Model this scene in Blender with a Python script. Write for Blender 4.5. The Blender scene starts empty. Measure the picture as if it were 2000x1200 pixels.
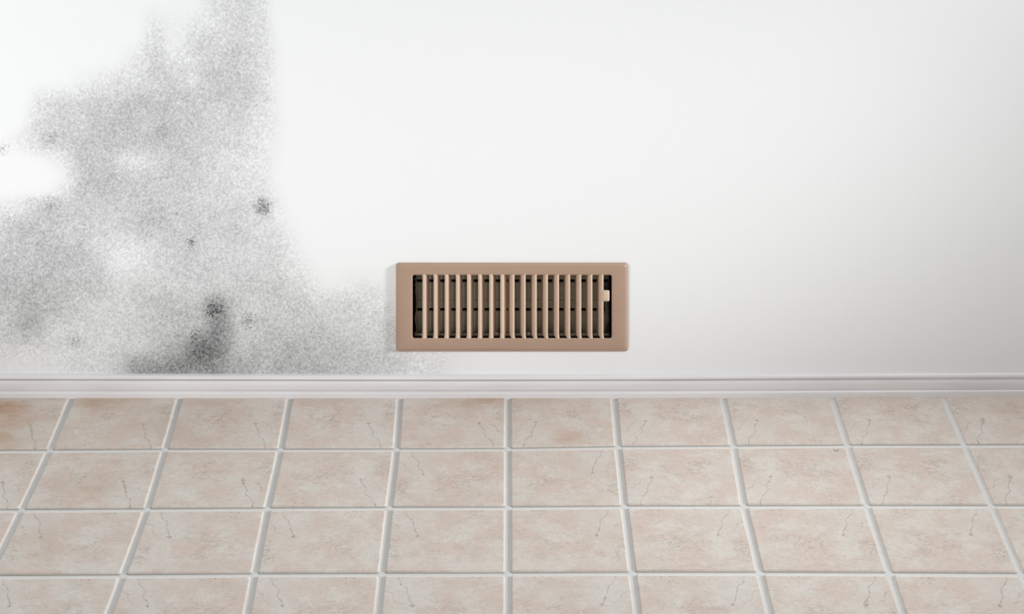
import bpy, bmesh, math, random
import numpy as np
from mathutils import Vector

# ------------------------------------------------------------------ camera
# A level camera with a dropped (shifted) lens, as the wall shows no keystone.
FPX = 4518.0            # focal length in pixels of the 2000 px wide frame
CAM_H = 1.976           # lens height
BASE_P = 0.016          # depth of the baseboard foot
CAM_D = FPX * CAM_H / 2109.0 + BASE_P      # lens to wall
HOR_Y, VP_X = -1331.0, 992.0

scene = bpy.context.scene
cam_data = bpy.data.cameras.new('camera')
cam_data.sensor_width = 36.0
cam_data.lens = FPX / 2000.0 * 36.0
cam_data.shift_x = (1000.0 - VP_X) / 2000.0
cam_data.shift_y = (HOR_Y - 600.0) / 2000.0
cam_data.clip_start = 0.05
cam_data.clip_end = 100
cam = bpy.data.objects.new('camera', cam_data)
cam.location = (0, -CAM_D, CAM_H)
cam.rotation_euler = (math.pi / 2, 0, 0)
scene.collection.objects.link(cam)
scene.camera = cam

# ------------------------------------------------------------------ light
scene.view_settings.view_transform = 'Standard'
scene.view_settings.look = 'None'
scene.view_settings.gamma = 1.0
scene.view_settings.use_curve_mapping = False
scene.view_settings.exposure = 0.0

world = bpy.data.worlds.new('room_light')
scene.world = world
world.use_nodes = True
wbg = world.node_tree.nodes['Background']
wbg.inputs['Color'].default_value = (0.95, 0.985, 1.0, 1)
wbg.inputs['Strength'].default_value = 0.468


def aim(o, target):
    d = Vector(target) - o.location
    o.rotation_euler = d.to_track_quat('-Z', 'Y').to_euler()


def lamp(name, kind, loc, target, energy, color=(1, 1, 1), **kw):
    l = bpy.data.lights.new(name, kind)
    l.energy = energy
    l.color = color
    for k, v in kw.items():
        setattr(l, k, v)
    o = bpy.data.objects.new(name, l)
    o.location = loc
    scene.collection.objects.link(o)
    aim(o, target)
    return o


COOL = (0.965, 0.99, 1.0)
# added fill spot with no real fixture, brightens the upper right wall and floor
lamp('added_upper_fill', 'SPOT', (-1.224, -1.512, 2.196), (0.446, 0, 2.752), 300.0, COOL,
     spot_size=1.593, spot_blend=0.455, shadow_soft_size=0.12)
# broad low fill added on the left to shape the wall's brightness falloff
lamp('added_left_fill', 'SPOT', (-2.5, -2.354, 0.4), (-0.534, 0, 2.792), 188.0, COOL,
     spot_size=1.7, spot_blend=0.305, shadow_soft_size=0.15)
# lamp raking along the wall from the right; it lights the right flanks of the vent
lamp('side_lamp', 'SPOT', (3.0, -1.0, 1.2), (-2.0, 0, -0.02), 442.0, COOL,
     spot_size=0.59, spot_blend=1.0, shadow_soft_size=0.22)
# unseen fill spot added to brighten the right end of the floor
lamp('added_floor_fill', 'SPOT', (1.05, -0.19, 2.4), (0.95, -0.30, 0), 46.0, (1.0, 0.99, 0.975),
     spot_size=0.80, spot_blend=1.0, shadow_soft_size=0.08)
# added overhead area fill for the floor, no fixture in view
lamp('added_overhead_fill', 'AREA', (0.3, -1.0, 2.6), (0.3, -0.8, 0), 1.6, (1.0, 0.99, 0.975),
     shape='RECTANGLE', size=1.8, size_y=0.9)

# ------------------------------------------------------------------ helpers
SC = FPX / CAM_D


def at_wall(px, py, p=0.0):
    """point on the plane p metres in front of the wall"""
    d = CAM_D - p
    return Vector(((px - VP_X) * d / FPX, -p, CAM_H - (py - HOR_Y) * d / FPX))


def at_floor(px, py):
    d = FPX * CAM_H / (py - HOR_Y)
    return Vector(((px - VP_X) * d / FPX, d - CAM_D, 0.0))


def mesh_obj(name, verts, faces, mats, parent=None, fmat=None, smooth=None, recalc=True):
    me = bpy.data.meshes.new(name)
    me.from_pydata([tuple(v) for v in verts], [], faces)
    for m in mats:
        me.materials.append(m)
    if fmat is not None:
        for p, k in zip(me.polygons, fmat):
            p.material_index = k
    if recalc:
        bm = bmesh.new()
        bm.from_mesh(me)
        bmesh.ops.recalc_face_normals(bm, faces=bm.faces)
        bm.to_mesh(me)
        bm.free()
    o = bpy.data.objects.new(name, me)
    scene.collection.objects.link(o)
    if smooth is not None:
        for p in me.polygons:
            p.use_smooth = True
        try:
            me.set_sharp_from_angle(angle=math.radians(smooth))
        except Exception:
            pass
    if parent is not None:
        o.parent = parent
    return o


class G:
    """small node-graph builder"""

    def __init__(self, name, rough=0.6, metallic=0.0, spec=0.5):
        self.m = bpy.data.materials.new(name)
        self.m.use_nodes = True
        self.t = self.m.node_tree
        self.b = self.t.nodes['Principled BSDF']
        self.b.inputs['Roughness'].default_value = rough
        self.b.inputs['Metallic'].default_value = metallic
        self.b.inputs['Specular IOR Level'].default_value = spec

    def put(self, sock, v):
        if isinstance(v, bpy.types.NodeSocket):
            self.t.links.new(v, sock)
        else:
            if isinstance(v, (tuple, list)) and len(v) == 3 and sock.type == 'RGBA':
                v = (*v, 1)
            sock.default_value = v

    def n(self, kind, out=0, props=None, **ins):
        nd = self.t.nodes.new(kind)
        for k, v in (props or {}).items():
            setattr(nd, k, v)
        for k, v in ins.items():
            key = int(k[1:]) if k[0] == 'i' and k[1:].isdigit() else k.replace('_', ' ')
            self.put(nd.inputs[key], v)
        return nd.outputs[out]

    def math(self, op, a, b=0.0, c=0.0, clamp=False):
        return self.n('ShaderNodeMath', props={'operation': op, 'use_clamp': clamp}, i0=a, i1=b, i2=c)

    def vmath(self, op, a, b=(0, 0, 0), out=0):
        return self.n('ShaderNodeVectorMath', out=out, props={'operation': op}, i0=a, i1=b)

    def scale(self, a, s):
        nd = self.t.nodes.new('ShaderNodeVectorMath')
        nd.operation = 'SCALE'
        self.put(nd.inputs[0], a)
        self.put(nd.inputs['Scale'], s)
        return nd.outputs[0]

    def ramp(self, v, a, b, lo=0.0, hi=1.0, smooth=True):
        return self.n('ShaderNodeMapRange', props={'interpolation_type': 'SMOOTHSTEP' if smooth else 'LINEAR', 'clamp': True},
                      i0=v, i1=a, i2=b, i3=lo, i4=hi)

    def noise(self, vec, scale, detail=2.0, rough=0.5, out=0, dist=0.0):
        return self.n('ShaderNodeTexNoise', out=out, Vector=vec, Scale=scale, Detail=detail, Roughness=rough, Distortion=dist)

    def mix(self, f, a, b, mode='MIX'):
        nd = self.t.nodes.new('ShaderNodeMix')
        nd.data_type = 'RGBA'
        nd.blend_type = mode
        self.put(nd.inputs[0], f)
        self.put(nd.inputs[6], a)
        self.put(nd.inputs[7], b)
        return nd.outputs[2]

    def bump(self, h, strength=0.2, dist=0.001):
        nd = self.t.nodes.new('ShaderNodeBump')
        nd.inputs['Strength'].default_value = strength
        nd.inputs['Distance'].default_value = dist
        self.put(nd.inputs['Height'], h)
        self.t.links.new(nd.outputs[0], self.b.inputs['Normal'])

    def color(self, c):
        self.put(self.b.inputs['Base Color'], c)


def lin(*c):
    return tuple(((v / 255) / 12.92 if v / 255 <= 0.04045 else ((v / 255 + 0.055) / 1.055) ** 2.4) for v in c)


def lin1(v):
    v = np.asarray(v, float) / 255
    return np.where(v <= 0.04045, v / 12.92, ((v + 0.055) / 1.055) ** 2.4)


# ------------------------------------------------------------------ materials
def mat_wall():
    g = G('painted_plaster_with_mould', rough=0.85, spec=0.15)
    geo = g.n('ShaderNodeNewGeometry')
    pos = g.n('ShaderNodeMapping', props={'vector_type': 'POINT'}, Vector=geo, Location=(0.37, 1.93, 0.71), Rotation=(0.62, 0.91, 0.43))
    mould = g.n('ShaderNodeAttribute', out=2, props={'attribute_name': 'mould'})     # 1 = clean paint
    speck = g.n('ShaderNodeAttribute', out=2, props={'attribute_name': 'specks'})
    n1 = g.noise(pos, 235, 1.5, 0.5)
    n2 = g.noise(pos, 120, 2.0, 0.5)
    n3 = g.noise(pos, 24, 3.0, 0.6)
    dens = g.math('SUBTRACT', 1.0, mould)
    soft = g.ramp(dens, 0.004, 0.16)
    grain = g.math('ADD', g.math('MULTIPLY', g.math('SUBTRACT', n1, 0.5), 1.45),
                   g.math('ADD', g.math('MULTIPLY', g.math('SUBTRACT', n2, 0.5), 0.55),
                          g.math('ADD', g.math('MULTIPLY', g.math('SUBTRACT', n3, 0.5), 0.58), g.math('MULTIPLY', g.math('SUBTRACT', g.noise(pos, 9, 3.0, 0.6), 0.5), 0.18))))
    k = g.math('ADD', dens, g.math('MULTIPLY', grain, g.math('MULTIPLY', soft, 0.42)))
    k = g.math('MAXIMUM', k, 0.0)
    # dark clusters of fine specks
    v = g.noise(pos, 430, 1.0, 0.5)
    v2 = g.noise(pos, 150, 1.0, 0.5)
    th = g.math('SUBTRACT', 0.76, g.math('MULTIPLY', speck, 0.32))
    vv = g.math('ADD', g.math('MULTIPLY', v, 0.6), g.math('MULTIPLY', v2, 0.4))
    dots = g.ramp(g.math('SUBTRACT', vv, th), -0.02, 0.15)
    dots = g.math('MULTIPLY', dots, g.ramp(speck, 0.02, 0.35))
    k = g.math('ADD', k, g.math('MULTIPLY', dots, 0.36))
    k = g.math('MINIMUM', k, 0.9)
    g.color(g.mix(k, (0.885, 0.885, 0.885), (0.0, 0.0, 0.0)))
    g.bump(g.noise(pos, 160, 2.0), 0.03, 0.0006)
    return g.m


def seg_dist(g, u, v, pts):
    """distance in tile space to a broken line"""
    best = None
    for (ax, ay), (bx, by) in zip(pts[:-1], pts[1:]):
        dx, dy = bx - ax, by - ay
        L2 = dx * dx + dy * dy
        px = g.math('SUBTRACT', u, ax)
        py = g.math('SUBTRACT', v, ay)
        t = g.math('MULTIPLY', g.math('ADD', g.math('MULTIPLY', px, dx), g.math('MULTIPLY', py, dy)), 1 / L2, clamp=True)
        qx = g.math('SUBTRACT', px, g.math('MULTIPLY', t, dx))
        qy = g.math('SUBTRACT', py, g.math('MULTIPLY', t, dy))
        d = g.math('ADD', g.math('MULTIPLY', qx, qx), g.math('MULTIPLY', qy, qy))
        best = d if best is None else g.math('MINIMUM', best, d)
    return g.math('SQRT', best)


def blob(g, u, v, cx, cy, r, soft=0.4, ry=None):
    ry = ry or r
    dx = g.math('MULTIPLY', g.math('SUBTRACT', u, cx), 1 / r)
    dy = g.math('MULTIPLY', g.math('SUBTRACT', v, cy), 1 / ry)
    d = g.math('SQRT', g.math('ADD', g.math('MULTIPLY', dx, dx), g.math('MULTIPLY', dy, dy)))
    return g.ramp(d, soft, 1.0, 1.0, 0.0)


def mat_tile():
    g = G('beige_stone_print_tile', rough=0.42, spec=0.4)
    uv = g.n('ShaderNodeUVMap', props={'uv_map': 'tile'})
    rnd = g.n('ShaderNodeAttribute', out=2, props={'attribute_name': 'tone'})
    pos = g.n('ShaderNodeNewGeometry')
    off = g.n('ShaderNodeCombineXYZ', X=g.math('MULTIPLY', rnd, 0.10), Y=g.math('MULTIPLY', rnd, -0.07), Z=g.math('MULTIPLY', rnd, 0.55))
    pv = g.n('ShaderNodeMapping', Vector=g.vmath('ADD', uv, off), Location=(0.4, 0.2, 0.9), Rotation=(0.5, 0.35, 0.12))
    # wobble the print a little so that lines crinkle
    wob = g.vmath('SUBTRACT', g.noise(pv, 13, 4.0, 0.65, out=1), (0.5, 0.5, 0.5))
    q = g.vmath('ADD', uv, g.scale(wob, 0.075))
    sp = g.t.nodes.new('ShaderNodeSeparateXYZ')
    g.put(sp.inputs[0], q)
    u, v = sp.outputs[0], sp.outputs[1]
    sp0 = g.t.nodes.new('ShaderNodeSeparateXYZ')
    g.put(sp0.inputs[0], g.vmath('ADD', uv, g.scale(wob, 0.02)))
    u0, v0 = sp0.outputs[0], sp0.outputs[1]

    big = g.noise(pv, 3.6, 4.0, 0.6)
    mid = g.noise(g.vmath('MULTIPLY', g.vmath('ADD', pv, (3.1, 1.7, 0)), (1.0, 1.5, 1.0)), 9.0, 4.0, 0.62)
    fine = g.math('ADD', g.math('MULTIPLY', g.noise(g.vmath('MULTIPLY', pv, (1.0, 1.5, 1.0)), 26.0, 5.0, 0.65), 0.55), g.math('MULTIPLY', g.noise(g.vmath('MULTIPLY', pv, (1.0, 1.25, 1.0)), 75.0, 2.0, 0.6), 0.45))
    pale = lin(214, 206, 197)
    pink = lin(210, 193, 182)
    tan = lin(200, 184, 171)
    col = g.mix(g.ramp(big, 0.36, 0.62), pale, pink)
    col = g.mix(g.math('MULTIPLY', g.ramp(mid, 0.46, 0.72), 0.55), col, tan)
    f = g.math('ADD', 0.70, g.math('MULTIPLY', fine, 0.58))
    col = g.mix(1.0, col, g.n('ShaderNodeCombineColor', i0=f, i1=f, i2=f), 'MULTIPLY')
    pale2 = g.noise(g.vmath('ADD', pv, (7.0, 2.0, 1.0)), 9.0, 3.0, 0.6)
    col = g.mix(g.math('MULTIPLY', g.ramp(pale2, 0.55, 0.75), 0.5), col, lin(222, 214, 206))

    halo = g.math('MULTIPLY', blob(g, u, v, 0.80, 0.72, 0.26, 0.1, 0.34), 0.5)
    col = g.mix(halo, col, lin(212, 207, 200))

    # fine veins, only in parts of the tile
    vn = g.noise(g.vmath('MULTIPLY', pv, (1.0, 1.5, 1.0)), 7.5, 5.0, 0.62)
    ridge = g.ramp(g.math('ABSOLUTE', g.math('SUBTRACT', vn, 0.5)), 0.0, 0.016, 1.0, 0.0)
    vmask = g.ramp(g.noise(g.vmath('ADD', pv, (5.5, 4.4, 0)), 4.2, 2.0, 0.5), 0.50, 0.62)
    area = g.math('MAXIMUM', blob(g, u, v, 0.40, 0.42, 0.36, 0.2, 0.30), blob(g, u, v, 0.93, 0.33, 0.12, 0.3, 0.24))
    veins = g.math('MULTIPLY', g.math('MULTIPLY', ridge, vmask), g.math('ADD', 0.28, g.math('MULTIPLY', area, 0.5)))
    vn2 = g.noise(g.vmath('MULTIPLY', g.vmath('ADD', pv, (2.2, 8.1, 3.0)), (1.0, 1.7, 1.0)), 15.0, 4.0, 0.6)
    ridge2 = g.ramp(g.math('ABSOLUTE', g.math('SUBTRACT', vn2, 0.5)), 0.0, 0.022, 1.0, 0.0)
    vmask2 = g.ramp(g.noise(g.vmath('ADD', pv, (1.5, 6.4, 2.0)), 9.0, 2.0, 0.5), 0.475, 0.56)
    veins = g.math('MAXIMUM', veins, g.math('MULTIPLY', g.math('MULTIPLY', ridge2, vmask2), g.math('ADD', 0.24, g.math('MULTIPLY', area, 0.60))))
    # pitted cluster in the corner
    pit = g.noise(pv, 24.0, 3.0, 0.6)
    pits = g.math('MULTIPLY', g.ramp(g.math('ABSOLUTE', g.math('SUBTRACT', pit, 0.5)), 0.0, 0.032, 1.0, 0.0), blob(g, u, v, 0.92, 0.30, 0.11, 0.1, 0.24))
    pit2 = g.noise(g.vmath('ADD', pv, (9, 9, 0)), 44.0, 2.0, 0.5)
    pits = g.math('MAXIMUM', g.math('MULTIPLY', pits, 0.75), g.math('MULTIPLY', g.ramp(pit2, 0.71, 0.75), 0.55))
    # the two long cracks and the dots every tile repeats
    c1 = seg_dist(g, u, v, [(0.735, 0.52), (0.745, 0.58), (0.775, 0.67), (0.79, 0.77), (0.845, 0.86), (0.872, 0.99)])
    c2 = seg_dist(g, u, v, [(0.83, 0.57), (0.885, 0.60), (0.905, 0.70), (0.955, 0.735), (1.0, 0.70)])
    c3 = seg_dist(g, u, v, [(0.30, 0.44), (0.36, 0.40), (0.41, 0.42), (0.45, 0.36)])
    wv = g.ramp(g.noise(uv, 14.0, 1.0), 0.35, 0.65, 0.4, 1.0)
    cr = g.math('MULTIPLY', g.ramp(c1, 0.0005, 0.0070, 0.82, 0.0), wv)
    cr = g.math('MAXIMUM', cr, g.math('MULTIPLY', g.ramp(c2, 0.0005, 0.0070, 0.66, 0.0), wv))
    cr = g.math('MAXIMUM', cr, g.math('MULTIPLY', g.ramp(c3, 0.001, 0.008, 0.26, 0.0), wv))
    for cx, cy, r, a in ((0.742, 0.545, 0.024, 0.65), (0.215, 0.93, 0.011, 0.7), (0.272, 0.86, 0.010, 0.75),
                         (0.277, 0.935, 0.011, 0.75), (0.165, 0.79, 0.009, 0.45), (0.44, 0.36, 0.012, 0.4)):
        cr = g.math('MAXIMUM', cr, g.math('MULTIPLY', blob(g, u if r > 0.02 else u0, v if r > 0.02 else v0, cx, cy, r, 0.3), a))
    dark = g.math('MAXIMUM', g.math('MAXIMUM', cr, veins), pits)
    dark = g.math('MULTIPLY', dark, 0.66)
    col = g.mix(dark, col, lin(96, 76, 64))

    # brown damp stains on the floor where the wall is mouldy and below the vent
    ps = g.t.nodes.new('ShaderNodeSeparateXYZ')
    g.put(ps.inputs[0], pos)
    X, Y = ps.outputs[0], ps.outputs[1]
    sn = g.noise(g.vmath('MULTIPLY', pos, (1, 2.2, 1)), 9.0, 4.0, 0.65)
    nb = g.ramp(sn, 0.34, 0.62, 0.30, 1.0)
    st = None
    for cx, cy, rx, ry, a in STAINS:
        b = g.math('MULTIPLY', blob(g, X, Y, cx, cy, rx, 0.0, ry), a)
        st = b if st is None else g.math('MAXIMUM', st, b)
    st = g.math('MULTIPLY', st, nb)
    col = g.mix(st, col, g.mix(fine, lin(150, 112, 78), lin(196, 158, 122)))
    # small crescent chip
    cp = at_floor(1633, 878)
    dx = g.math('SUBTRACT', X, cp.x)
    dy = g.math('MULTIPLY', g.math('SUBTRACT', Y, cp.y), 0.62)
    rr = g.math('SQRT', g.math('ADD', g.math('MULTIPLY', dx, dx), g.math('MULTIPLY', dy, dy)))
    ring = g.math('MULTIPLY', g.ramp(g.math('ABSOLUTE', g.math('SUBTRACT', rr, 0.0038)), 0.0006, 0.0014, 1.0, 0.0), g.ramp(dy, -0.0014, 0.0002, 1.0, 0.0))
    col = g.mix(g.math('MULTIPLY', ring, 0.7), col, lin(90, 80, 74))
    g.color(col)
    g.bump(fine, 0.05, 0.0008)
    return g.m


def mat_grout():
    g = G('pale_grey_grout', rough=0.8, spec=0.2)
    pos = g.n('ShaderNodeNewGeometry')
    n = g.noise(pos, 45, 4.0, 0.6)
    g.color(g.mix(n, lin(208, 206, 203), lin(222, 220, 217)))
    return g.m


def mat_plain(name, c, rough):
    g = G(name, rough=rough, spec=0.3)
    pos = g.n('ShaderNodeNewGeometry')
    a = lin(*c)
    g.color(g.mix(g.noise(pos, 60, 3.0, 0.6), tuple(v * 0.9 for v in a), tuple(min(1, v * 1.1) for v in a)))
    return g.m


def mat_tan(name, c0):
    g = G(name, rough=0.36, spec=0.5)
    pos = g.n('ShaderNodeNewGeometry')
    n = g.noise(pos, 14, 2.0, 0.5)
    g.color(g.mix(g.ramp(n, 0.3, 0.7), lin(c0[0], c0[1], c0[2]), lin(c0[0] + 3, c0[1] + 2, c0[2] + 3)))
    return g.m


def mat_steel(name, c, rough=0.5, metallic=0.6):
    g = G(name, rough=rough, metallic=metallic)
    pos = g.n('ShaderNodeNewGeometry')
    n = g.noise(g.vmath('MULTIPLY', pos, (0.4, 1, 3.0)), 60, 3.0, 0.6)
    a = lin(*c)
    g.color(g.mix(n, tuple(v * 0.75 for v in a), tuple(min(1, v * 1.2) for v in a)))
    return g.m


def mat_trim():
    g = G('white_gloss_trim_paint', rough=0.35, spec=0.5)
    pos = g.n('ShaderNodeNewGeometry')
    n = g.noise(g.vmath('MULTIPLY', pos, (0.5, 1, 4)), 9, 3.0, 0.55)
    g.color(g.mix(g.ramp(n, 0.3, 0.7), lin(226, 221, 222), lin(234, 230, 229)))
    return g.m


def stain(px, py, rx, ry, a):
    c = at_floor(px, py)
    return (c.x, c.y, rx / SC, ry / SC / 0.48, a)


STAINS = [stain(-20, 790, 200, 90, 1.0), stain(-30, 850, 160, 75, 0.7), stain(210, 786, 130, 30, 0.75),
          stain(400, 784, 120, 22, 0.4), stain(930, 780, 160, 32, 0.7), stain(1115, 856, 50, 20, 0.6),
          stain(1010, 784, 190, 26, 0.35), stain(170, 955, 130, 50, 0.36), stain(300, 840, 380, 120, 0.22), stain(90, 1060, 70, 60, 0.2),
          stain(640, 786, 120, 20, 0.25), stain(1960, 800, 90, 40, 0.14)]

M_LIT_EDGE, M_JOINT_SHADE = mat_plain('painted_lit_tile_edge', (226, 221, 217), 0.35), mat_plain('painted_joint_shade', (172, 167, 161), 0.9)  # light-catching rear rims and joint shade, both put into colour
M_WALL, M_TILE, M_GROUT, M_TAN, M_TRIM = mat_wall(), mat_tile(), mat_grout(), mat_tan('tan_enamelled_steel', (174, 146, 125)), mat_trim()
M_LOUVER = mat_tan('highlight_toned_tan_steel', (212, 186, 164))  # paler than the faceplate, to put the nose highlights into the colour
M_DAMPER = mat_steel('dull_galvanised_steel', (150, 143, 126), 0.55, 0.35)
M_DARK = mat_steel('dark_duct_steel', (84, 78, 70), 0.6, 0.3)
M_BRIGHT = mat_steel('bare_bracket_steel', (176, 166, 154), 0.4, 0.3)

# ------------------------------------------------------------------ wall
# Mean tone of the mould, with some wall shade mixed in, row by row: (height row, [(across, tone)...])
W = 243
ROWS = [
    (-160, [(330, W), (400, 232), (470, 226), (540, W)]),
    (0, [(385, W), (405, 228), (440, 218), (480, 214), (515, 222), (532, W)]),
    (40, [(275, W), (295, 232), (312, 238), (400, 234), (440, 222), (480, 217), (515, 224), (532, W)]),
    (80, [(270, W), (295, 222), (310, 212), (326, 236), (350, 240), (370, 226), (400, 212), (440, 215), (480, 213), (515, 222), (545, W)]),
    (120, [(225, W), (260, 232), (300, 216), (340, 230), (360, 226), (400, 211), (440, 207), (480, 209), (515, 220), (548, W)]),
    (160, [(130, W), (200, 232), (240, 224), (275, 226), (300, 212), (320, 204), (360, 208), (378, 228), (400, 212), (440, 204), (480, 204), (515, 220), (545, W)]),
    (200, [(55, W), (80, 226), (120, 220), (160, 214), (200, 208), (240, 202), (320, 199), (360, 202), (440, 204), (480, 210), (515, 224), (555, W)]),
    (240, [(45, W), (72, 217), (100, 208), (160, 206), (200, 202), (240, 195), (280, 200), (320, 196), (360, 203), (400, 208), (440, 214), (480, 222), (520, 230), (560, W)]),
    (280, [(0, W), (35, 240), (60, 224), (100, 212), (140, 203), (180, 203), (220, 200), (300, 196), (340, 200), (380, 210), (420, 216), (480, 222), (520, 231), (560, W)]),
    (310, [(70, W), (120, 236), (140, 210), (160, 200), (220, 204), (245, 226), (300, 227), (325, 208), (360, 204), (400, 210), (440, 218), (480, 226), (520, 236), (550, W)]),
    (345, [(120, W), (138, 238), (150, 204), (170, 196), (200, 197), (240, 200), (280, 206), (360, 206), (400, 213), (440, 216), (480, 224), (520, 233), (545, W)]),
    (375, [(0, W), (95, W), (130, 226), (155, 202), (180, 196), (240, 202), (320, 206), (400, 214), (440, 214), (480, 222), (515, 226), (540, 240), (560, W)]),
    (400, [(0, 236), (40, 234), (75, 214), (100, 200), (140, 200), (180, 203), (220, 210), (260, 204), (300, 202), (340, 208), (380, 215), (460, 215), (500, 208), (515, 190), (535, 226), (560, W)]),
    (440, [(0, 217), (20, 208), (40, 196), (60, 190), (80, 198), (120, 203), (160, 205), (200, 211), (240, 206), (280, 200), (320, 202), (360, 208), (440, 204), (480, 210), (520, 220), (550, 234), (585, W)]),
    (480, [(0, 205), (40, 196), (80, 200), (120, 198), (160, 200), (180, 214), (200, 224), (240, 228), (280, 222), (320, 208), (360, 203), (400, 208), (440, 212), (520, 216), (560, 230), (600, W)]),
    (520, [(0, 195), (40, 190), (80, 192), (120, 195), (165, 192), (195, 200), (215, 228), (260, 226), (300, 215), (340, 210), (380, 207), (500, 210), (540, 211), (580, 226), (615, 240), (640, W)]),
    (560, [(0, 188), (40, 186), (120, 190), (165, 189), (200, 197), (230, 213), (280, 208), (360, 207), (440, 206), (520, 203), (560, 206), (600, 224), (640, 238), (690, 230), (720, 228), (770, 238), (800, 240)]),
    (600, [(0, 190), (40, 184), (80, 180), (120, 190), (160, 201), (200, 214), (240, 209), (280, 200), (320, 195), (360, 190), (395, 184), (415, 160), (438, 163), (458, 200), (500, 205), (540, 200), (580, 200), (620, 205), (660, 208), (700, 210), (740, 217), (790, 230)]),
    (640, [(0, 200), (40, 182), (60, 178), (80, 192), (120, 205), (200, 210), (240, 207), (280, 202), (320, 196), (360, 192), (390, 176), (420, 160), (445, 160), (468, 198), (500, 197), (540, 192), (580, 195), (660, 200), (700, 203), (740, 206), (790, 212), (850, 226)]),
    (680, [(0, 205), (80, 208), (160, 208), (240, 206), (280, 202), (300, 192), (340, 170), (380, 148), (405, 134), (425, 142), (445, 165), (465, 184), (540, 182), (620, 185), (700, 192), (740, 195), (780, 204), (820, 214), (870, 220)]),
    (720, [(0, 212), (80, 216), (160, 210), (200, 205), (235, 192), (258, 165), (300, 154), (340, 155), (380, 148), (405, 143), (425, 150), (450, 168), (480, 176), (560, 174), (600, 177), (680, 184), (720, 190), (760, 200), (800, 209), (850, 214)]),
    (780, [(0, 214), (200, 208), (258, 168), (400, 145), (480, 176), (680, 184), (800, 210), (850, 214)]),
]
# lit tone of clean paint dividing the rows; leftover shade stays in the mould
BASE_X = [10, 150, 300, 450, 600, 740]
BASE_Y = [10, 100, 200, 300, 400, 480, 520, 560, 600, 640, 680, 720]
BASE_V = [[247, 246, 244, 243, 242, 241], [249, 247, 245, 244, 243, 242], [249, 247, 246, 245, 244, 243], [249, 248, 246, 245, 244, 244], [249, 247, 246, 245, 244, 243],
          [246, 245, 245, 244, 243, 242], [244, 243, 243, 242, 242, 241], [240, 240, 241, 240, 240, 239], [234, 236, 238, 237, 237, 236], [229, 232, 233, 234, 234, 233],
          [221, 226, 228, 229, 229, 229], [218, 222, 226, 227, 228, 228]]
# darker patches with a softer round outline: across, down, half width, half height, strength
BLOBS = [(424, 598, 30, 27, .10), (432, 648, 28, 22, .09), (402, 682, 46, 28, .10), (330, 716, 85, 26, .05), (60, 640, 40, 50, .03)]
SPECKS = [(102, 272, 20, .95), (6, 290, 24, 1.0), (85, 292, 16, .5), (128, 318, 16, .5), (150, 328, 18, .5), (56, 391, 22, .8), (100, 402, 32, .85),
          (22, 428, 18, .7), (165, 437, 26, .7), (515, 404, 30, 1.25), (555, 406, 12, .8), (520, 342, 14, .6), (375, 470, 26, .95), (418, 605, 34, 1.0),
          (484, 625, 30, 1.05), (145, 668, 30, .95), (378, 656, 26, .9), (505, 660, 26, .55), (500, 705, 40, .55), (390, 700, 50, .6), (455, 622, 18, .7), (228, 640, 10, .5), (500, 445, 16, .5)]


def mould_field(PX, PY):
    rows_y = np.array([r[0] for r in ROWS], float)
    cols = np.arange(-400, 1300, 5.0)
    tab = []
    for y, pts in ROWS:
        xs = [p[0] for p in pts]
        br = np.array([np.interp(y, BASE_Y, [row[k] for row in BASE_V]) for k in range(6)])
        base = np.interp(cols, BASE_X, br)
        vs = [p[1] if p[1] < W else float(np.interp(p[0], BASE_X, br)) for p in pts]
        r = np.interp(cols, xs, vs)
        clean0 = pts[0][1] >= W
        r = np.where((cols < xs[0]) & clean0, base, r)
        r = lin1(r) / lin1(base)
        out = np.clip((cols - xs[-1]) / 60.0, 0, 1)
        r = np.minimum(r, 1.0) * (1 - out) + out
        tab.append(np.minimum(r, 1.0))
    tab = np.array(tab)
    fy = np.arange(-160, 781, 5.0)
    F = np.empty((len(fy), len(cols)))
    for j in range(len(cols)):
        F[:, j] = np.interp(fy, rows_y, tab[:, j])
    CX, CY = np.meshgrid(cols, fy)
    for bx, by, bw, bh, ba in BLOBS:
        d = np.hypot((CX - bx) / bw, (CY - by) / bh)
        t = np.clip((1.15 - d) / 0.6, 0, 1)
        F = F - ba * t * t * (3 - 2 * t)
    k = np.array([1, 4, 6, 4, 1], float) / 16
    for _ in range(2):
        Fp = np.pad(F, 2, mode='edge')
        F = sum(k[i] * Fp[i:i + F.shape[0], 2:-2] for i in range(5))
        Fp = np.pad(F, 2, mode='edge')
        F = sum(k[i] * Fp[2:-2, i:i + F.shape[1]] for i in range(5))
    # let it run out beyond the left edge of the frame
    fade = np.clip((cols + 330) / 260, 0, 1)
    F = 1 - (1 - F) * fade[None, :]
    ix = np.clip((PX - cols[0]) / 5.0, 0, len(cols) - 1.001)
    iy = np.clip((PY - fy[0]) / 5.0, 0, len(fy) - 1.001)
    x0, y0 = ix.astype(int), iy.astype(int)
    ax, ay = ix - x0, iy - y0
    return (F[y0, x0] * (1 - ax) * (1 - ay) + F[y0, x0 + 1] * ax * (1 - ay) + F[y0 + 1, x0] * (1 - ax) * ay + F[y0 + 1, x0 + 1] * ax * ay)


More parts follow.
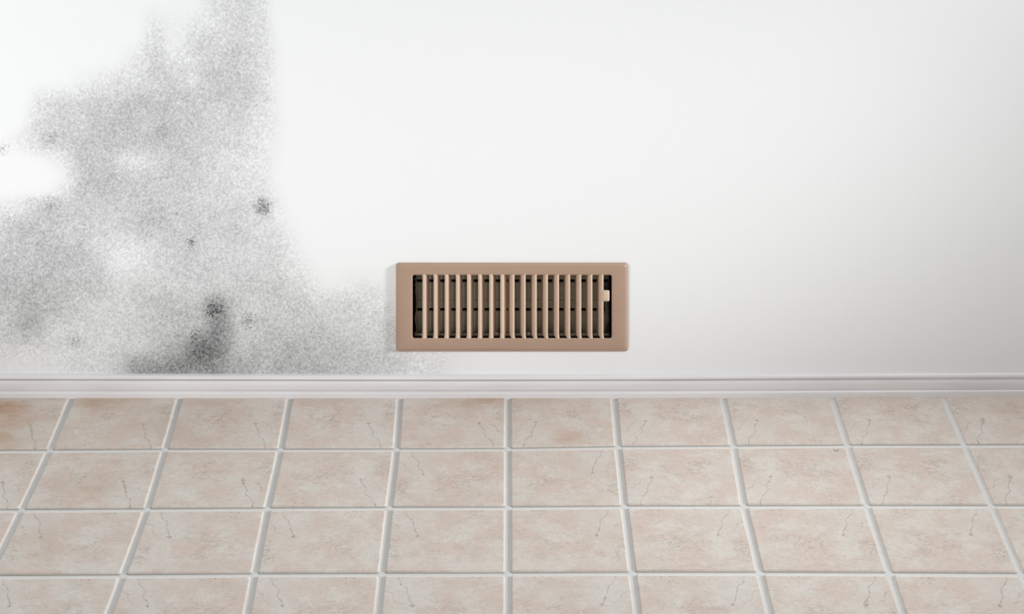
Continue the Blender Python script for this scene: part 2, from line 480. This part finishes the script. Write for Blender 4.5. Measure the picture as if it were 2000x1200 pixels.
# opening for the vent
HX0, HX1, HY0, HY1 = 792.0, 1208.0, 528.0, 672.0
pxs = sorted(set([-1600, -900, -400] + list(np.arange(-340, 900, 6.0)) + [HX0, HX1] + list(np.arange(950, 2400, 150.0)) + [2400, 2900, 3600]))
pys = sorted(set([-1331 - 480, -900, -400] + list(np.arange(-160, 780, 6.0)) + [HY0, HY1]))
zb = (CAM_H * SC + HOR_Y)
pys = [y for y in pys if y < zb - 2] + [zb]
nx, ny = len(pxs), len(pys)
PX, PY = np.meshgrid(np.array(pxs), np.array(pys))
verts = []
for j in range(ny):
    for i in range(nx):
        verts.append(at_wall(pxs[i], pys[j]))
faces = []
for j in range(ny - 1):
    cy = (pys[j] + pys[j + 1]) / 2
    for i in range(nx - 1):
        cx = (pxs[i] + pxs[i + 1]) / 2
        if HX0 < cx < HX1 and HY0 < cy < HY1:
            continue
        a = j * nx + i
        faces.append((a, a + nx, a + nx + 1, a + 1))
# thickness: outer rim, reveal of the opening and the back
TH = 0.12
nb = len(verts)
for (px, py) in ((pxs[0], pys[0]), (pxs[-1], pys[0]), (pxs[-1], pys[-1]), (pxs[0], pys[-1])):
    q = at_wall(px, py)
    verts.append(Vector((q.x, TH, q.z)))
faces.append((nb, nb + 1, nb + 2, nb + 3))
rim = {0: [j for j in range(nx)], 1: [j * nx + nx - 1 for j in range(ny)], 2: [(ny - 1) * nx + i for i in range(nx)][::-1], 3: [j * nx for j in range(ny)][::-1]}
for k in range(4):
    faces.append(tuple(rim[k]) + (nb + (k + 1) % 4, nb + k))
o_wall = mesh_obj('wall_back', verts, faces, [M_WALL], recalc=False)
me = o_wall.data
a_m = me.attributes.new('mould', 'FLOAT', 'POINT')
a_s = me.attributes.new('specks', 'FLOAT', 'POINT')
mv = np.ones(len(verts), np.float32)
sv = np.zeros(len(verts), np.float32)
mv[:nx * ny] = mould_field(PX, PY).ravel()
sp = np.zeros_like(PX)
for cx, cy, r, a in SPECKS:
    d = np.hypot(PX - cx, PY - cy) / r
    sp = np.maximum(sp, a * np.clip(1 - d * d, 0, 1))
sv[:nx * ny] = sp.ravel()
a_m.data.foreach_set('value', mv)
a_s.data.foreach_set('value', sv)
o_wall['kind'] = 'structure'
o_wall['label'] = 'white painted wall with grey mould spreading over its left side'
o_wall['category'] = 'wall'

# ------------------------------------------------------------------ floor
ROW_Y = {0: 771.5, 1: 876.0, 2: 990.0, 3: 1119.0}
GRID = {
    1: [(97, 878.6), (322, 877), (548, 877), (774, 876.5), (992, 875.5), (1207, 872), (1432, 870.5), (1655, 869), (1883, 868.5)],
    2: [(42, 995), (287, 993.5), (522, 992), (760, 990.5), (992, 990), (1219, 988), (1453, 987.5), (1693, 987), (1936, 987)],
    3: [(-22, 1124), (240, 1122.5), (497, 1120.5), (746, 1119.5), (992, 1119), (1235, 1117.5), (1484, 1117.5), (1737, 1118.5), (1994, 1120)],
}
TOPX = [139, 351, 566, 781, 992, 1199, 1412, 1625, 1842]     # where the joints meet the baseboard (y 777)
NC = 9


def wp(r, c):
    """grid crossing on the floor, row r, column c (0..8), measured or continued regularly"""
    if 0 <= c < NC:
        if r in GRID:
            return at_floor(*GRID[r][c])
        if r == 0:
            a, b = at_floor(*GRID[1][c]), at_floor(TOPX[c], 777)
            d = (b - a)
            return a + d * (0.2 / d.y)
        if r < 0:
            return wp(0, c) + Vector((0, 0.2 * -r, 0))
        a, b = wp(2, c), wp(3, c)
        return b + (b - a) * (r - 3)
    if c < 0:
        a, b = wp(r, 0), wp(r, 1)
        return a + (a - b) * (-c)
    a, b = wp(r, NC - 1), wp(r, NC - 2)
    return a + (a - b) * (c - NC + 1)


GROUT = 0.0112
TOP, BOT = 0.0, -0.0034
fv, ff, fm, fuv, ftone = [], [], [], [], []
rng = random.Random(5)
for r in range(-1, 12):
    for c in range(-6, 15):
        q = [wp(r, c), wp(r, c + 1), wp(r + 1, c + 1), wp(r + 1, c)]      # far-left, far-right, near-right, near-left
        cen = sum(q, Vector()) / 4
        ex = ((q[1] - q[0]) + (q[2] - q[3])).normalized()
        ey = ((q[0] - q[3]) + (q[1] - q[2])).normalized()
        left = c < 4
        # 'far' print orientation for the row under the baseboard and the outer tiles of the next one
        far = r <= 0 or (r == 1 and (c <= 2 or c >= 5)) or (r > 3 and (c * 7 + r * 3) % 4 == 0)
        mir = (not left) if far else left
        gx, gy = GROUT / 2, 0.0108 / 2

        def rect(dx, dy, rad, z, more=0.0):
            out = []
            sg = [(-1, 1), (1, 1), (1, -1), (-1, -1)]
            for k, (sx, sy) in enumerate(sg):
                # 'more' is the extra set-back at the rear edge (or the wider foot at the front edge)
                d2 = dy + (more if (more > 0) == (sy > 0) else 0.0)
                base = q[k] - ex * sx * dx - ey * sy * d2
                cc = base - ex * sx * rad - ey * sy * rad
                a0 = [math.pi, math.pi / 2, 0.0, -math.pi / 2][k]
                for s in range(4):
                    a = a0 - (math.pi / 2) * s / 3
                    out.append(Vector((*(cc + ex * rad * math.cos(a) + ey * rad * math.sin(a)).xy, z)))
            return out
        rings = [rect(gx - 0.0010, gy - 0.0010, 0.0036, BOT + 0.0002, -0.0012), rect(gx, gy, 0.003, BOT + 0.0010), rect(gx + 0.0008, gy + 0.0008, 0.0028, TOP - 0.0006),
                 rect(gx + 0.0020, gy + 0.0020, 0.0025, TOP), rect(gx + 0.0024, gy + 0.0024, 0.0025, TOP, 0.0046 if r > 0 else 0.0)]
        b0 = len(fv)
        w, h = (q[1] - q[0]).length, (q[0] - q[3]).length
        tone = rng.random()
        for ring in rings:
            for p in ring:
                fv.append(p)
                d = p - cen
                uu = 0.5 + d.dot(ex) / w
                vv = 0.5 - d.dot(ey) / h
                if mir:
                    uu = 1 - uu
                if not far:
                    vv = 1 - vv
                fuv.append((uu, vv))
                ftone.append(tone)
        n = 16
        for k in range(len(rings) - 1):
            for i in range(n):
                ff.append((b0 + k * n + i, b0 + k * n + (i + 1) % n, b0 + (k + 1) * n + (i + 1) % n, b0 + (k + 1) * n + i))
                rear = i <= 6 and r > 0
                fm.append((3 if 8 <= i <= 14 else 1) if k == 0 else (2 if (rear and k == 3) or (i == 3 and r > 0 and k == 2) else 0))  # front foot painted as shade, rear rim painted as lit
        ff.append(tuple(b0 + (len(rings) - 1) * n + i for i in range(n)))
        fm.append(0)
# grout bed under the tiles, gently dished in the joints, closed as a slab
fx0, fx1, fy0, fy1 = -2.4, 2.6, -2.45, 0.10
b0 = len(fv)
for z in (BOT, -0.05):
    for (x, y) in ((fx0, fy0), (fx1, fy0), (fx1, fy1), (fx0, fy1)):
        fv.append(Vector((x, y, z)))
        fuv.append((0, 0))
        ftone.append(0.5)
for f in ((0, 1, 2, 3), (4, 7, 6, 5), (0, 4, 5, 1), (1, 5, 6, 2), (2, 6, 7, 3), (3, 7, 4, 0)):
    ff.append(tuple(b0 + i for i in f))
    fm.append(1)
o_floor = mesh_obj('floor', fv, ff, [M_TILE, M_GROUT, M_LIT_EDGE, M_JOINT_SHADE], fmat=fm, smooth=50)
me = o_floor.data
uvl = me.uv_layers.new(name='tile')
for lp in me.loops:
    uvl.data[lp.index].uv = fuv[lp.vertex_index]
at = me.attributes.new('tone', 'FLOAT', 'POINT')
at.data.foreach_set('value', np.array(ftone, np.float32))
o_floor['kind'] = 'structure'
o_floor['label'] = 'beige square stone look tile floor with pale grey grout'
o_floor['category'] = 'floor'

# ------------------------------------------------------------------ baseboard
prof = [(0.0, -0.008), (BASE_P, -0.008), (BASE_P, 0.0066), (0.0157, 0.0080), (0.0149, 0.0090), (0.0136, 0.0096), (0.0108, 0.0098), (0.0086, 0.0101), (0.0084, 0.0113),
        (0.0104, 0.0122), (0.0108, 0.0140), (0.0109, 0.0200), (0.0106, 0.0232), (0.0096, 0.0256), (0.0076, 0.0272), (0.0052, 0.0281), (0.0040, 0.0289), (0.0042, 0.0297), (0.0070, 0.0300),
        (0.0094, 0.0303), (0.0100, 0.0311), (0.0099, 0.0330), (0.0090, 0.0347), (0.0072, 0.0358), (0.0050, 0.0364), (0.0, 0.0367)]
stations = [(-700, 0, 0), (0, 0, 1.4), (300, 0, 0.9), (700, 0.2, 0), (1000, 0.3, 0), (1300, -0.2, 0.4), (1700, -2.2, 2.2), (2000, -3.6, 2.6), (3200, -4.5, 2.6)]
bv, bf = [], []
npf = len(prof)
for px, dfoot, dtop in stations:
    x = (px - VP_X) / SC
    kp = 1 + (dfoot / SC / 0.485) / BASE_P
    kz = 1 + (dtop / SC) / 0.0367
    for p, z in prof:
        bv.append(Vector((x, -p * kp, z * kz)))
for k in range(len(stations) - 1):
    for i in range(npf):
        j = (i + 1) % npf
        bf.append((k * npf + i, k * npf + j, (k + 1) * npf + j, (k + 1) * npf + i))
bf.append(tuple(range(npf)))
bf.append(tuple((len(stations) - 1) * npf + i for i in range(npf)))
o_base = mesh_obj('baseboard_back', bv, bf, [M_TRIM], smooth=35)
o_base['kind'] = 'structure'
o_base['label'] = 'white moulded baseboard along the foot of the wall'
o_base['category'] = 'baseboard'

# ------------------------------------------------------------------ air vent
VC = at_wall(1000, 600)
vent = bpy.data.objects.new('air_vent', None)
scene.collection.objects.link(vent)
vent.location = VC
vent.empty_display_size = 0.05
vent['label'] = 'tan metal air vent with upright louvers set low in the wall'
vent['category'] = 'air vent'


def vp(px, py, p):
    return at_wall(px, py, p) - VC


def rrect(x0, y0, x1, y1, rad, p, seg=5, ref=None):
    """rounded rectangle ring given in face pixels, p metres proud of the wall"""
    out = []
    for cx, cy, a0 in ((x1 - rad, y0 + rad, -90), (x1 - rad, y1 - rad, 0), (x0 + rad, y1 - rad, 90), (x0 + rad, y0 + rad, 180)):
        for s in range(seg + 1):
            a = math.radians(a0 + 90 * s / seg)
            out.append(vp(cx + rad * math.cos(a), cy + rad * math.sin(a), p))
    return out


FP = 0.0080      # face height of the flange
fx = (773.2, 513.4, 1226.8, 687.0)
OX0, OY0, OX1, OY1 = 806.0, 537.6, 1194.6, 660.4
rings = []
dy0 = -1.2
for ins, p, rad in ((0.0, 0.0003, 6.5), (0.0, 0.0010, 6.5), (0.5, 0.0020, 6.4), (4.6, 0.0072, 5.2), (5.4, FP - 0.0003, 5.0), (6.6, FP, 4.5)):
    rings.append(rrect(fx[0] + ins, fx[1] + ins, fx[2] - ins, fx[3] - ins, rad, p))
for out, p, rad in ((3.4, FP, 6.5), (1.8, FP - 0.0003, 5.2), (0.6, FP - 0.0012, 4.2), (0.0, FP - 0.0028, 3.6), (0.0, FP - 0.006, 3.6)):
    rings.append(rrect(OX0 - out, OY0 - out, OX1 + out, OY1 + out, rad, p))
v, f = [], []
n = len(rings[0])
for rg in rings:
    v += rg
for k in range(len(rings) - 1):
    for i in range(n):
        j = (i + 1) % n
        f.append((k * n + i, k * n + j, (k + 1) * n + j, (k + 1) * n + i))
# close behind so the flange is a real folded sheet
k = len(rings) - 1
for i in range(n):
    j = (i + 1) % n
    f.append((k * n + i, k * n + j, j, i))
faceplate = mesh_obj('faceplate', v, f, [M_TAN], vent, smooth=40)

# louvers: pressed blades, each with a rounded nose and a leaf that leans to the middle
NF, FX0, FPITCH = 17, 828.6, 21.72
v, f = [], []
PXM = 1 / SC
for i in range(NF):
    cx = FX0 + FPITCH * i
    s = 1 if i < 8 else -1
    lean = 7.6 if i < 8 else 7.6
    if s > 0:
        sec = [(-3.4, FP - .0050), (-3.3, FP - .0028), (-2.6, FP - .0012), (-1.2, FP - .0003), (0.6, FP - .0001), (2.2, FP - .0010), (3.4, FP - .0030), (4.8, FP - .0088),
               (6.2, FP - .0150), (7.4, FP - .0240), (6.4, FP - .0242), (5.0, FP - .0152), (3.6, FP - .0090), (2.2, FP - .0036), (0.6, FP - .0020), (-1.2, FP - .0022), (-2.2, FP - .0034), (-2.4, FP - .0050)]
    else:
        sec = [(-2.6, FP - .0050), (-2.5, FP - .0028), (-2.0, FP - .0012), (-1.0, FP - .0003), (0.4, FP - .0001), (1.8, FP - .0014), (2.8, FP - .0034), (4.4, FP - .0088),
               (6.2, FP - .0150), (7.8, FP - .0240), (6.8, FP - .0242), (5.0, FP - .0152), (3.4, FP - .0092), (1.8, FP - .0040), (0.4, FP - .0022), (-0.8, FP - .0022), (-1.5, FP - .0034), (-1.7, FP - .0050)]
    b0 = len(v)
    # the leaf is cut back at its foot, as in pressed registers
    for (yy, flare) in ((OY0 - 1.5, 1.35), (OY0 + 1.0, 1.18), (OY0 + 3.5, 1.0), (OY1 - 9, 1.0), (OY1 - 3.5, 1.0), (OY1 - 1.0, 1.18), (OY1 + 1.5, 1.35)):
        for (dx, p) in sec:
            x = cx + s * dx * (flare if abs(dx) < 3.5 else 1.0 + 0.28 * min(1.0, (abs(dx) - 3.4) / 1.4))
            v.append(Vector(((x - VP_X) / SC, -p, CAM_H - (yy - HOR_Y) * (CAM_D - FP) / FPX)) - VC)
    m = len(sec)
    for k in range(6):
        for a in range(m):
            b = (a + 1) % m
            f.append((b0 + k * m + a, b0 + k * m + b, b0 + (k + 1) * m + b, b0 + (k + 1) * m + a))
    f.append(tuple(b0 + a for a in range(m)))
    f.append(tuple(b0 + 6 * m + a for a in range(m)))
louvers = mesh_obj('louver_grille', v, f, [M_LOUVER], vent, smooth=50)


def boxes(name, items, mat, parent=vent, bev=0.0004):
    """boxes given as (px0, py0, px1, py1, p_front, p_back) measured at the front face"""
    bm = bmesh.new()
    for x0, y0, x1, y1, pf, pb in items:
        a, b = vp(x0, y0, pf), vp(x1, y1, pf)
        vs = [bm.verts.new((x, -p, z)) for p in (pf, pb) for x, z in ((a.x, a.z), (b.x, a.z), (b.x, b.z), (a.x, b.z))]
        for q in ((0, 1, 2, 3), (7, 6, 5, 4), (0, 4, 5, 1), (1, 5, 6, 2), (2, 6, 7, 3), (3, 7, 4, 0)):
            bm.faces.new([vs[k] for k in q])
    bmesh.ops.recalc_face_normals(bm, faces=bm.faces)
    if bev:
        bmesh.ops.bevel(bm, geom=bm.edges[:], offset=bev, segments=2, affect='EDGES', profile=0.5)
    me = bpy.data.meshes.new(name)
    bm.to_mesh(me)
    bm.free()
    me.materials.append(mat)
    for p in me.polygons:
        p.use_smooth = True
    try:
        me.set_sharp_from_angle(angle=math.radians(40))
    except Exception:
        pass
    o = bpy.data.objects.new(name, me)
    scene.collection.objects.link(o)
    o.parent = parent
    return o


# duct box behind the opening: an open tray of sheet steel
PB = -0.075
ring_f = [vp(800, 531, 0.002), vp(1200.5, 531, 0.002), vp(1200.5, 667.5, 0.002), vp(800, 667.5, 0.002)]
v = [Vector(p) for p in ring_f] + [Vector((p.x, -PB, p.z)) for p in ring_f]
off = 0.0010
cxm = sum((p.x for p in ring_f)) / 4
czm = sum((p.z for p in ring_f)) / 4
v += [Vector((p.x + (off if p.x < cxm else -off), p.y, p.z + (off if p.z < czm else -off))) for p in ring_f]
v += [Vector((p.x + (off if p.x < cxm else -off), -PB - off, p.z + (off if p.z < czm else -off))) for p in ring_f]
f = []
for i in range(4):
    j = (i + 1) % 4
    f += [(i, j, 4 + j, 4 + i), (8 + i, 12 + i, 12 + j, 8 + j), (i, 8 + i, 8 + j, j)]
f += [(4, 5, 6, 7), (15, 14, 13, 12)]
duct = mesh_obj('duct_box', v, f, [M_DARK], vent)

# three damper blades with slits between them
PD = -0.0200


def damper(x0, x1, y0, y1, seam=None):
    bm = bmesh.new()
    prof = [(y0, PD - 0.0016), (y0 + 1.2, PD)]
    if seam:
        prof += [(seam - 0.7, PD), (seam - 0.3, PD - 0.0012), (seam + 0.3, PD - 0.0012), (seam + 0.7, PD)]
    prof += [(y1 - 1.2, PD), (y1, PD - 0.0016)]
    rows = []
    for t in (0, 1):
        for px in (x0, x1):
            rows.append([bm.verts.new(Vector((vp(px, 600, PD).x, -(p - 0.001 * t), vp(px, y, PD).z))) for y, p in prof])
    fl, fr, bl, br = rows
    for i in range(len(prof) - 1):
        bm.faces.new((fl[i], fl[i + 1], fr[i + 1], fr[i]))
        bm.faces.new((bl[i], br[i], br[i + 1], bl[i + 1]))
        bm.faces.new((fl[i], bl[i], bl[i + 1], fl[i + 1]))
        bm.faces.new((fr[i], fr[i + 1], br[i + 1], br[i]))
    bm.faces.new((fl[0], fr[0], br[0], bl[0]))
    bm.faces.new((fl[-1], bl[-1], br[-1], fr[-1]))
    bmesh.ops.recalc_face_normals(bm, faces=bm.faces)
    me = bpy.data.meshes.new('damper_blade')
    bm.to_mesh(me)
    bm.free()
    me.materials.append(M_DAMPER)
    o = bpy.data.objects.new('damper_blade', me)
    scene.collection.objects.link(o)
    o.parent = vent
    return o


damper(812, 1189, 528.5, 546.8)
damper(812, 1189, 551.2, 603.0, 586.0)
damper(812, 1189, 607.6, 655.0)


def tube(name, p0, p1, rad, mat, parent=vent, seg=14):
    p0, p1 = Vector(p0), Vector(p1)
    d = (p1 - p0).normalized()
    a = d.orthogonal().normalized()
    b = d.cross(a)
    v, f = [], []
    for (c, r) in ((p0, rad * 0.8), (p0 + d * rad * 0.3, rad), (p1 - d * rad * 0.3, rad), (p1, rad * 0.8)):
        for i in range(seg):
            t = 2 * math.pi * i / seg
            v.append(c + a * r * math.cos(t) + b * r * math.sin(t))
    for k in range(3):
        for i in range(seg):
            j = (i + 1) % seg
            f.append((k * seg + i, k * seg + j, (k + 1) * seg + j, (k + 1) * seg + i))
    f.append(tuple(range(seg)))
    f.append(tuple(3 * seg + i for i in range(seg)))
    return mesh_obj(name, v, f, [mat], parent, smooth=40)


# rod at the foot of the dampers
rod = tube('damper_rod', vp(809, 654.0, -0.010), vp(1192, 654.0, -0.010), 0.0031, M_DAMPER)
tube('rod_clip', vp(966, 652.6, -0.0088), vp(973.5, 652.6, -0.0088), 0.0040, M_BRIGHT, rod)
tube('rod_clip', vp(1029, 652.6, -0.0088), vp(1035, 652.6, -0.0088), 0.0040, M_BRIGHT, rod)

# end brackets: bent steel strips carrying the blades
def bracket(side):
    xe = 808.5 if side < 0 else 1192.0
    s = 1 if side < 0 else -1
    pts = [(544, 0), (547, 2.5), (551, 3.5), (556, 1.5), (562, 3.0), (570, 2.2), (580, 3.6), (590, 4.6), (600, 4.4), (612, 2.6), (622, 1.0), (630, 2.0), (638, 4.5), (643, 5.2), (648, 2.8), (653, 1.0), (657, 0)]
    v, f = [], []
    for (y, dx) in pts:
        for (k, p) in ((-1.6, -0.012), (0.0, -0.004), (1.8, -0.010), (1.6, -0.013), (-1.6, -0.014)):
            v.append(vp(xe + s * (dx + k + 1.0), y, p))
    m = 5
    for k in range(len(pts) - 1):
        for a in range(m):
            b = (a + 1) % m
            f.append((k * m + a, k * m + b, (k + 1) * m + b, (k + 1) * m + a))
    f.append(tuple(range(m)))
    f.append(tuple((len(pts) - 1) * m + a for a in range(m)))
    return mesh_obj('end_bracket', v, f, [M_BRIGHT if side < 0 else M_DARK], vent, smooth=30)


bracket(-1)
bracket(1)

# lever with its tan thumb piece in the last slot
lever = boxes('lever', [(1181.5, 566, 1188.5, 612, -0.006, -0.010), (1179, 606, 1191, 612, -0.0095, -0.0135)], M_DARK)
kv, kf = [], []
kr = []
for ins, p in ((0.0, -0.008), (0.0, 0.0055), (0.5, 0.0078), (1.5, 0.0092), (3.0, 0.0098)):
    kr.append(rrect(1176.6 + ins, 566.8 + ins, 1190.6 - ins, 589.2 - ins, max(3.2 - ins * 0.6, 0.8), p, 4))
n = len(kr[0])
for rg in kr:
    kv += rg
for k in range(len(kr) - 1):
    for i in range(n):
        j = (i + 1) % n
        kf.append((k * n + i, k * n + j, (k + 1) * n + j, (k + 1) * n + i))
kf.append(tuple(range(n)))
kf.append(tuple((len(kr) - 1) * n + i for i in range(n)))
knob = mesh_obj('thumb_knob', kv, kf, [M_LOUVER], lever, smooth=50)
